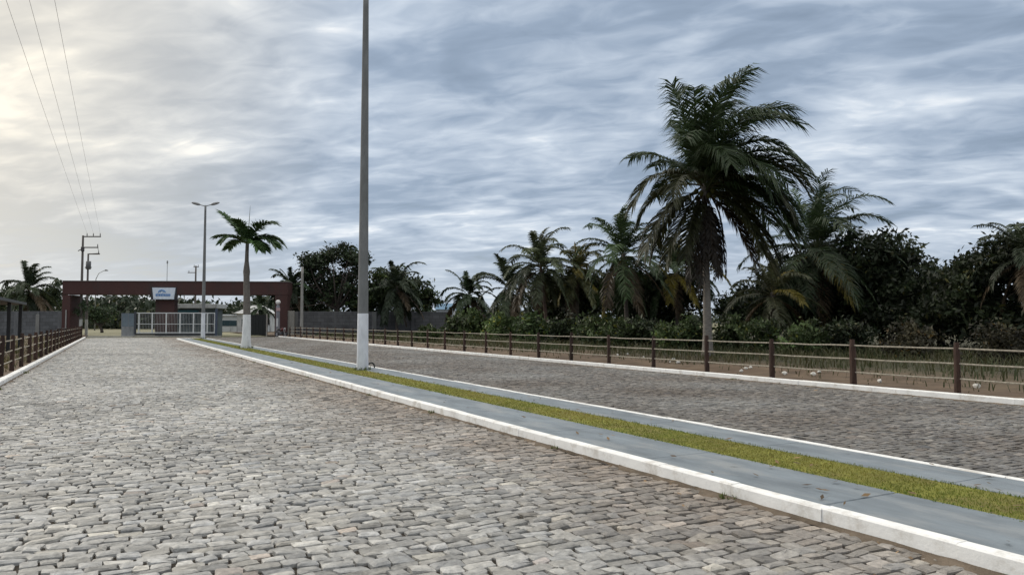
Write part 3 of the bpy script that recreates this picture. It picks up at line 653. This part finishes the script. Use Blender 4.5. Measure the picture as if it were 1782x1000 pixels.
# ---------------------------------------------------------------- entrance gate: portal, sign, sliding gate, guardhouse
A = hdist(107, 80.); B = hdist(500, 82.); ex = nrm(B-A); ey = np.array([-ex[1], ex[0], 0]); grz = math.atan2(ex[1], ex[0]); zb = .0
def lx(px, dep=0.):      # local x on the gate plane (moved back by dep) seen at pixel column px
    q = ray(px, 560); q = q*(1, 1, 0); o = A+ey*dep; m_ = np.array([[q[0], -ex[0]], [q[1], -ex[1]]]); s = np.linalg.solve(m_, o[:2]); return s[1]
def lz(py, px, dep=0.):
    x = lx(px, dep); p = A+ex*x+ey*dep; return zat(py, p@np.array([math.sin(yaw), math.cos(yaw), 0]))
RED = (.064, .031, .028)
def gbox(name, px0, px1, py0, py1, dep0, dep1, m, col, par, bev=0.02):
    x0, x1 = lx(px0, dep0), lx(px1, dep0); pm = (px0+px1)/2; z0, z1 = max(lz(py1, pm, dep0), -.02), lz(py0, pm, dep0)
    g = G(); g.box(((x0+x1)/2, (dep0+dep1)/2, (z0+z1)/2), (abs(x1-x0), dep1-dep0, z1-z0), col, bev=bev); return g.build(name, M[m], par)
portal = thing('entrance_portal', 'wide dark red entrance portal with beam spanning both roads', 'portal', A, grz)
gbox('beam', 107, 500, 490, 512.5, 0, 2.4, 'plaster', RED, portal)
gbox('pillar', 107.2, 121, 513, 590, .02, 2.38, 'plaster', np.array(RED)*1.1, portal)
gbox('pillar', 478, 499.8, 513, 590, .02, 2.38, 'plaster', np.array(RED)*.95, portal)
gbox('pillar', 270, 303, 513, 590, .3, 1.3, 'plaster', RED, portal)
gbox('coping', 106.6, 500.5, 488.6, 489.9, -.06, 2.46, 'conc', (.13, .12, .115), portal)
g = G(); g.tube([(lx(115), -.06, 0), (lx(115), -.06, 2.9)], .07, 8, (.30, .29, .28)); g.build('downpipe', M['conc'], portal)
sg = thing('sign_board', 'white and blue name board hanging on the middle of the portal beam', 'sign', A+ex*lx(284.5), grz)
x0, x1 = lx(265)-lx(284.5), lx(305)-lx(284.5); zt, zl = lz(500.5, 284), lz(520.5, 284)
g = G(); q = [(x0, zt), (x1, zt), (x1-.14, zl), (x0+.14, zl)]
V = [(a, -.22, b) for a, b in q]+[(a, -.03, b) for a, b in q]
g.add(V, [(3, 2, 1, 0), (4, 5, 6, 7), (0, 1, 5, 4), (1, 2, 6, 5), (2, 3, 7, 6), (3, 0, 4, 7)], col=(.60, .66, .74)); g.build('panel', M['metal'], sg)
g = G(); zm = (zt+zl)/2; t = np.linspace(0, math.pi, 12)
for s_, w0 in ((.36, .05), (.22, .04)): g.tube(np.stack([-.15+s_*np.cos(t), 0*t-.235, zm+.12+s_*.75*np.sin(t)], -1), w0, 6, (.12, .27, .52))
xs_ = -.80
for w0, h0 in ((.16, .26), (.06, .34), (.18, .26), (.15, .26), (.07, .34), (.17, .26), (.15, .26), (.16, .26), (.12, .26)):
    g.box((xs_+w0/2, -.233, zm-.20+h0/2-.10), (w0, .02, h0), (.10, .22, .46)); xs_ += w0+.04
g.build('blue_emblem', M['metal'], sg)
g = G(); g.box(((x0+x1)/2-.05, .12, (zt+zl)/2), (x1-x0+.3, .28, zt-zl+.16), (.03, .028, .03)); g.build('backing_frame', M['metal'], sg)

gate = thing('sliding_gate', 'white framed sliding gate of mesh panels across the entry lane', 'gate', A-ey*.5, grz)
D = -.5; X0, X1 = lx(238, D), lx(375, D); Z0, Z1 = .32, lz(543.5, 300, D); Wt = (.56, .57, .57); off = 0
g = G()
for zz in (Z0+.12, (Z0+Z1)/2-.1, Z1-.06): g.box(((X0+X1)/2, 0, zz), (X1-X0, .07, .10 if zz != (Z0+Z1)/2-.1 else .06), Wt)
for k, px in enumerate((242, 265, 289.5, 313.5, 337, 361, 374)): g.box((lx(px, D), -.003, (Z0+Z1)/2), (.13, .09, Z1-Z0-.02), Wt)
g.build('frame', M['metal'], gate)
g = G()
for k in range(int((X1-X0)/.16)): g.box((X0+.1+k*.16, .01, (Z0+Z1)/2), (.02, .02, Z1-Z0-.1), (.42, .43, .43))
g.build('mesh_bars', M['metal'], gate)
g = G(); g.box(((X0+X1)/2, 0, Z0-.06), (X1-X0+.3, .18, .20), (.035, .037, .04)); g.build('bottom_rail', M['metal'], gate)
g = G(); g.box((X0-.16, 0, (Z0+Z1)/2+.02), (.2, .2, Z1-Z0+.1), (.05, .055, .065)); g.build('guide_post', M['metal'], gate); g = G(); g.box((lx(376.5, D), 0, 1.5), (.22, .22, 3.1), (.05, .065, .10)); g.build('guide_post', M['metal'], gate)
g = G(); g.box(((X0+X1)/2, .1, .05), (X1-X0+1.2, .5, .14), (.30, .29, .27)); o = g.build('gate_sill', M['conc']); o.location = A-ey*.5; o.rotation_euler = (0, 0, grz); tag(o, kind='structure')
g = G(); g.box(((lx(152)+lx(238))/2, -1.0, .03), (lx(238)-lx(152), .35, .12), (.42, .41, .38)); o = g.build('road_sill', M['conc']); o.location = A; o.rotation_euler = (0, 0, grz); tag(o, kind='structure')

pan = thing('glazed_barrier', 'bluish glazed barrier on a low concrete base left of the sliding gate', 'barrier', A+ey*2.4, grz)
D = 2.4
g = G(); xa, xb = lx(212, D), lx(235, D); g.box(((xa+xb)/2, 0, .55), (xb-xa, .16, 1.1), (.33, .34, .35)); g.build('base_wall', M['conc'], pan)
g = G(); g.box(((xa+xb)/2, 0, 1.85), (xb-xa, .05, 1.46), (.22, .27, .31)); g.build('pane', M['metal'], pan)
g = G()
for xx in np.linspace(xa, xb, 3): g.box((xx, -.01, 1.85), (.08, .09, 1.5), (.28, .31, .34))
g.build('mullion', M['metal'], pan)

gh = thing('guardhouse', 'low guardhouse with white flat roof and dark glazing behind the gate', 'guardhouse', A+ey*5., grz); D = 5.
gbox('roof', 303, 376, 528.5, 536, D, D+4, 'plaster', (.50, .53, .54), gh)
gbox('wall', 306, 373, 537, 590, D+.5, D+3.6, 'plaster', (.10, .13, .14), gh)
g = G()
for a, b in ((308, 326), (328, 345)): g.box(((lx(a, D+.4)+lx(b, D+.4))/2, .46, 1.9), (lx(b, D+.4)-lx(a, D+.4), .08, 1.7)); 
gw = g.build('window', M['glass'], gh)
g = G(); g.box(((lx(366, D+.4)+lx(373, D+.4))/2, .44, 1.2), (lx(373, D+.4)-lx(366, D+.4), .1, 2.4), (.012, .015, .022)); g.build('door', M['metal'], gh)
g = G(); g.box(((lx(308, D+.4)+lx(345, D+.4))/2, .40, 2.85), (lx(345, D+.4)-lx(308, D+.4), .12, .22), (.05, .17, .21)); g.build('fascia', M['metal'], gh)
for o in gh.children: o.location = (o.location[0], o.location[1]-(D if o.name.startswith(('roof', 'wall')) else 0), 0)

wh = thing('white_house', 'white house with pale hipped roof seen beyond the exit lane', 'house', A+ey*32, grz); D = 32.
a, b = lx(412, D), lx(466, D); g = G(); g.box(((a+b)/2, 3, 1.45), (b-a, 6, 2.9), (.60, .60, .58)); g.build('wall', M['plaster'], wh)
g = G(); m_ = (a+b)/2; V = [(a-.5, -.5, 2.9), (b+.5, -.5, 2.9), (b+.5, 6.5, 2.9), (a-.5, 6.5, 2.9), (a+1.6, 3, 4.2), (b-1.6, 3, 4.2)]
g.add(V, [(0, 1, 5, 4), (2, 3, 4, 5), (3, 2, 1, 0)], [(1, 2, 5), (3, 0, 4)], (.55, .55, .54)); g.build('roof', M['plaster'], wh)
g = G(); g.box((a+1.2, -.03, 1.5), (.9, .08, 1.1)); g.box((b-1.4, -.03, 1.5), (.9, .08, 1.1)); g.build('window', M['glass'], wh)
lw_ = thing('long_low_building', 'long pale low building beyond the guardhouse', 'building', A+ey*40, grz); D = 40.
a, b = lx(378, D), lx(414, D); g = G(); g.box(((a+b)/2, 2, 1.3), (b-a, 4, 2.6), (.46, .47, .47)); g.build('wall', M['plaster'], lw_)
g = G(); g.box(((a+b)/2, 2, 2.72), (b-a+.5, 4.6, .22), (.60, .62, .64)); g.build('roof', M['plaster'], lw_)
g = G()
for k in range(4): g.box((a+.8+k*(b-a)/4, -.02, 1.4), (.8, .06, .9))
g.build('window', M['glass'], lw_)

dg = thing('dark_gate', 'solid black gate leaf closing the lane by the right pillar', 'gate', A+ey*1.2, grz); D = 1.2
a, b = lx(436, D), lx(463, D); g = G(); g.box(((a+b)/2, 0, 1.25), (b-a, .08, 2.3), (.010, .011, .010)); g.build('leaf', M['metal'], dg)
g = G()
for xx in np.linspace(a+.06, b-.06, 5): g.box((xx, -.06, 1.25), (.07, .05, 2.3), (.018, .018, .017))
g.build('rib', M['metal'], dg)
g = G(); g.box((lx(464.7, D), -.05, 1.25), (.14, .14, 2.5), (.36, .33, .30)); g.build('jamb', M['conc'], dg)

def wall(label, px0, px1, d0, d1, h, col, seed, np_=6, pcol=(.17, .17, .165)):
    a, b = hdist(px0, d0), hdist(px1, d1); ln = np.linalg.norm(b-a); rz = math.atan2(b[1]-a[1], b[0]-a[0])
    root = thing('boundary_wall', label, 'wall', a, rz); g = G(); g.box((ln/2, 0, h/2), (ln, .16, h), col)
    g.build('panel', M['block'], root); g = G(); g.box((ln/2, 0, h+.04), (ln, .22, .08), np.array(col)*1.3); g.build('coping', M['conc'], root)
    for k in range(np_+1):
        g = G(); g.box((ln*k/np_+(.01 if k == 0 else 0), -.03, h/2+.03), (.5 if k % 2 == 0 else .3, .32, h+.06), pcol if k % 2 == 0 else col); g.build('pilaster', M['conc'], root)
wall('long grey concrete wall with paler pilasters right of the portal', 514, 782, 84, 88, 2.72, (.105, .105, .108), 1, 4)
wall('grey concrete wall left of the portal behind the shelter', -190, 106, 84, 81, 2.7, (.115, .12, .125), 2, 8, (.12, .125, .13))
g = G(); g.box((0, 0, 1.42), (1.15, .5, 2.84), (.235, .225, .20), bev=.02); o = g.build('gate_block', M['conc']); o.location = hdist(503, 82.5); o.rotation_euler = (0, 0, grz)
tag(o, 'pale beige masonry block standing against the right portal pillar', 'masonry block')

# lamp post with globe, and motorcycle by the right pillar
p = hdist(483.5, 79.3); lp = thing('globe_lamp', 'short grey pillar lamp with white globe before the right portal pillar', 'lamp', p)
g = G(); z = np.array([0, .3, 1.2, 2.2, 3.3, 3.45]); g.tube(np.stack([0*z, 0*z, z], -1), [.24, .22, .22, .2, .19, .12], 12, (.20, .20, .22)); g.build('pillar', M['conc'], lp, True)
g = G(); t = np.linspace(0, math.pi, 9); g.tube(np.stack([0*t, 0*t, 3.72-.26*np.cos(t)], -1), .26*np.sin(t)+.003, 12, (.72, .71, .68)); g.build('globe', M['plaster'], lp, True)
g = G(); g.box((-.02, -.21, 2.95), (.40, .06, .34), (.42, .30, .30)); g.box((-.10, -.22, 1.55), (.16, .06, .9), (.55, .55, .55)); g.build('plaque', M['metal'], lp)
def torus(g, c, Rr, r_, ax, col):
    t = np.linspace(0, 2*math.pi, 25); e1 = ax; g.tube(np.outer(np.cos(t)*Rr, e1)+np.outer(np.sin(t)*Rr, (0, 0, 1))+c, r_, 8, col, caps=False)
mt = thing('motorcycle', 'dark motorcycle parked at the kerb before the right portal pillar', 'motorcycle', hdist(489.5, 77.5)+(0, 0, .02), 0)
mt.rotation_euler = (0, 0, R(-62)); e1 = np.array([1., 0, 0])
for xx in (-.66, .66):
    g = G(); torus(g, np.array([xx, 0, .31]), .25, .06, e1, (.02, .02, .02)); wl = g.build('wheel', M['rubber'], mt, True)
    g = G(); torus(g, np.array([xx, 0, .31]), .19, .015, e1, (.35, .35, .36))
    for k in range(6): a = k*math.pi/3; g.tube([(xx, 0, .31), (xx+.19*math.cos(a), 0, .31+.19*math.sin(a))], .008, 5, (.35, .35, .36))
    g.build('rim', M['metal'], wl)
g = G(); g.tube([(-.62, 0, .33), (-.1, 0, .42), (.2, 0, .45), (.48, 0, .85)], .04, 8, (.03, .03, .035)); g.box((.02, 0, .40), (.36, .24, .30), (.06, .06, .065), bev=.04); g.build('frame', M['metal'], mt)
g = G(); g.tube([(.66, .09, .31), (.46, .09, .95)], .025, 8, (.3, .3, .3)); g.tube([(.66, -.09, .31), (.46, -.09, .95)], .025, 8, (.3, .3, .3)); g.build('fork', M['metal'], mt)
g = G(); g.tube([(.0, 0, .72), (.12, 0, .80), (.28, 0, .82), (.40, 0, .76)], [.08, .15, .15, .07], 10, (.10, .012, .012)); g.build('tank', M['metal'], mt, True)
g = G(); g.tube([(-.66, 0, .80), (-.4, 0, .78), (-.1, 0, .74), (.02, 0, .74)], [.07, .11, .11, .06], 8, (.015, .015, .015)); g.build('seat', M['rubber'], mt, True)
g = G(); g.tube([(.34, -.36, 1.03), (.42, -.15, 1.02), (.44, 0, .98), (.42, .15, 1.02), (.34, .36, 1.03)], .018, 8, (.03, .03, .03)); g.build('handlebar', M['metal'], mt)
g = G(); g.tube([(.50, 0, .88), (.58, 0, .88), (.61, 0, .88)], [.05, .09, .085], 10, (.5, .5, .5)); g.build('headlight', M['metal'], mt, True)
g = G(); g.box((.66, 0, .60), (.42, .12, .03), (.10, .012, .012)); g.box((-.72, 0, .62), (.34, .14, .03), (.02, .02, .02)); g.build('mudguard', M['metal'], mt)

# ---------------------------------------------------------------- utility poles and wires on the left
def upole(label, px, d, htop, arms, r0=.17, white=1.9):
    root = thing('utility_pole', label, 'utility pole', hdist(px, d)); g = G(); z = np.linspace(0, htop, 12)
    g.tube(np.stack([0*z, 0*z, z], -1), np.linspace(r0, r0*.62, 12), 10, (.13, .115, .105)); g.build('pole', M['conc'], root, True)
    if white:
        g = G(); z = np.linspace(0, white, 3); g.tube(np.stack([0*z, 0*z, z], -1), r0+.012, 10, (.42, .42, .39), caps=False); g.build('painted_base', M['conc'], root, True)
    k = d/F
    for (x0, x1, zz, ins) in arms:
        g = G(); g.tube([rt*x0*k+(0, 0, zz), rt*x1*k+(0, 0, zz)], .07, 6, (.085, .075, .07)); g.build('crossarm', M['wood'], root)
        for q in ins:
            g = G(); g.tube([rt*q*k+(0, 0, zz), rt*q*k+(0, 0, zz+.2), rt*q*k+(0, 0, zz+.38)], [.03, .06, .03], 6, (.10, .09, .09)); g.build('insulator', M['metal'], root)
    return root
d1 = 81.; z1 = zat(411, d1)
up1 = upole('taller left utility pole with long crossarm on one side', 140.5, d1, zat(409, d1), [(-1, 31, z1, (7, 18, 30)), (0, 27, zat(430, d1), (26,))])
g = G(); k = d1/F; g.tube([rt*-8*k+(0, 0, zat(436, d1)), rt*0*k+(0, 0, zat(432, d1))], .05, 6, (.08, .07, .07)); g.tube([rt*26*k+(0, 0, zat(430, d1)), rt*29*k+(0, 0, zat(440, d1)), rt*10*k+(0, 0, zat(441.5, d1))], .03, 5, (.08, .07, .07)); g.box((0, -.1, zat(433, d1)), (.34, .3, .5), (.06, .055, .055), bev=.04); g.build('bracket', M['metal'], up1)
d2 = 85.
up2 = upole('shorter utility pole with transformer right beside the taller pole', 150.5, d2, zat(441, d2), [(-1, 20, zat(441.5, d2), (18,)), (-5, 6, zat(465, d2), ())], .15)
g = G(); z = np.array([-.5, -.45, .4, .45]); g.tube(np.stack([0*z+.05, 0*z-.3, zat(461, d2)+z], -1), [.2, .27, .27, .2], 12, (.11, .11, .11)); g.build('transformer', M['metal'], up2, True)
d3 = 125.
upole('distant utility pole rising behind the portal beam', 339, d3, zat(462, d3), [(-14, 0, zat(474, d3), (-12,)), (-4, 5, zat(464, d3), (-3, 4))], .2, 0)
lt = thing('distant_street_lamp', 'distant curved street lamp peeping above the portal beam', 'street lamp', hdist(165, 140)); k = 140/F
g = G(); g.tube([(0, 0, 0), (0, 0, zat(485, 140)), rt*5*k+(0, 0, zat(475, 140)), rt*14*k+(0, 0, zat(470.5, 140))], [.12, .07, .05, .05], 8, (.22, .22, .21)); g.build('pole', M['metal'], lt, True)
g = G(); g.tube([rt*14*k+(0, 0, zat(470.5, 140)), rt*17*k+(0, 0, zat(469.8, 140)), rt*21*k+(0, 0, zat(470.5, 140))], [.06, .16, .06], 8, (.16, .16, .16)); g.build('lamp_head', M['metal'], lt, True)
an = thing('antenna_mast', 'thin antenna mast rising above the middle of the portal', 'mast', A+ex*lx(289, 3)+ey*3); g = G()
g.tube([(0, 0, 0), (0, 0, lz(453, 289, 3))], [.045, .03], 6, (.25, .26, .26)); g.build('mast', M['metal'], an)
g = G(); g.box((0, 0, lz(456, 289, 3)), (.16, .16, .3), (.3, .3, .3)); g.build('tip', M['metal'], an)
up0 = hdist(140.5, d1)
for q, lb in ((7, 'left of the three overhead wires running to the utility pole'), (18, 'middle of the three overhead wires running to the utility pole'), (30, 'right of the three overhead wires running to the utility pole')):
    e = up0+rt*q*k*0+rt*q*(d1/F)+(0, 0, z1+.36); t = np.linspace(0, 1, 60)[:, None]
    st = np.array([e[0]-.35, -30., e[2]+.35]); pts = st*(1-t)+e*t; pts[:, 2] -= .35*np.sin(math.pi*t[:, 0])
    g = G(); g.tube(pts, 0.0055, 5, (.30, .30, .31)); o = g.build('overhead_wire', M['metal']); tag(o, lb, 'wire', 'overhead wires')

# pale pole at the end of the right fence
pp = thing('concrete_pole', 'plain pale concrete pole at the far end of the right fence', 'pole', hdist(525, 78)); g = G(); z = np.linspace(0, zat(464, 78), 10)
g.tube(np.stack([0*z, 0*z, z], -1), np.linspace(.17, .12, 10), 10, (.27, .26, .24)); g.build('shaft', M['conc'], pp, True)
g = G(); g.box((-.2, -.05, zat(517, 78)), (.4, .05, .06), (.2, .2, .19)); g.build('bracket', M['metal'], pp)
g = G(); g.box((0, 0, 1.15), (.26, .26, 2.3), (.20, .20, .19), bev=.02); o = g.build('short_post', M['conc']); o.location = hdist(65, 68); tag(o, 'short pale concrete post before the left wall', 'post')
g = G(); g.box((0, 0, .5), (1.3, .8, .8), (.025, .025, .028), bev=.12); g.box((0, 0, .93), (.9, .7, .1), (.02, .02, .022), bev=.04); o = g.build('dark_bin', M['metal']); o.location = hdist(110, 74); tag(o, 'low dark container at the foot of the left portal pillar', 'container')

# shelter on the left verge
sh = thing('roadside_shelter', 'dark open shelter with flat roof behind the left fence', 'shelter', (-4.75, 38, 0))
g = G(); g.box((-1.3, 6.7, 2.66), (3.0, 13.8, .14), (.045, .048, .046)); g.build('roof', M['metal'], sh)
for xx, yy in ((0, 7.4), (0, 12.6), (0, 1.2), (-2.6, 7.4), (-2.6, 12.6), (-2.6, 1.2)):
    g = G(); g.box((xx, yy, 1.3), (.16, .16, 2.58), (.022, .022, .022)); g.build('post', M['metal'], sh)
g = G(); g.box((-2.5, 6.9, .5), (.4, 8, .08), (.06, .05, .045)); g.build('bench', M['wood'], sh)

# blue-roofed building far behind the wall
bb = thing('blue_roofed_building', 'far white building with blue roof beyond the end of the grey wall', 'building', hdist(774, 130), -yaw); k = 130/F
g = G(); g.box((0, 2, 1.9), (30*k, 4, 3.8), (.52, .53, .54)); g.build('wall', M['plaster'], bb)
g = G(); V = [(-17*k, -.4, 3.8), (17*k, -.4, 3.8), (17*k, 4.4, 3.8), (-17*k, 4.4, 3.8), (-15*k, 2, 4.9), (15*k, 2, 4.9)]
g.add(V, [(0, 1, 5, 4), (2, 3, 4, 5), (3, 2, 1, 0)], [(1, 2, 5), (3, 0, 4)], (.10, .20, .30)); g.build('roof', M['metal'], bb)
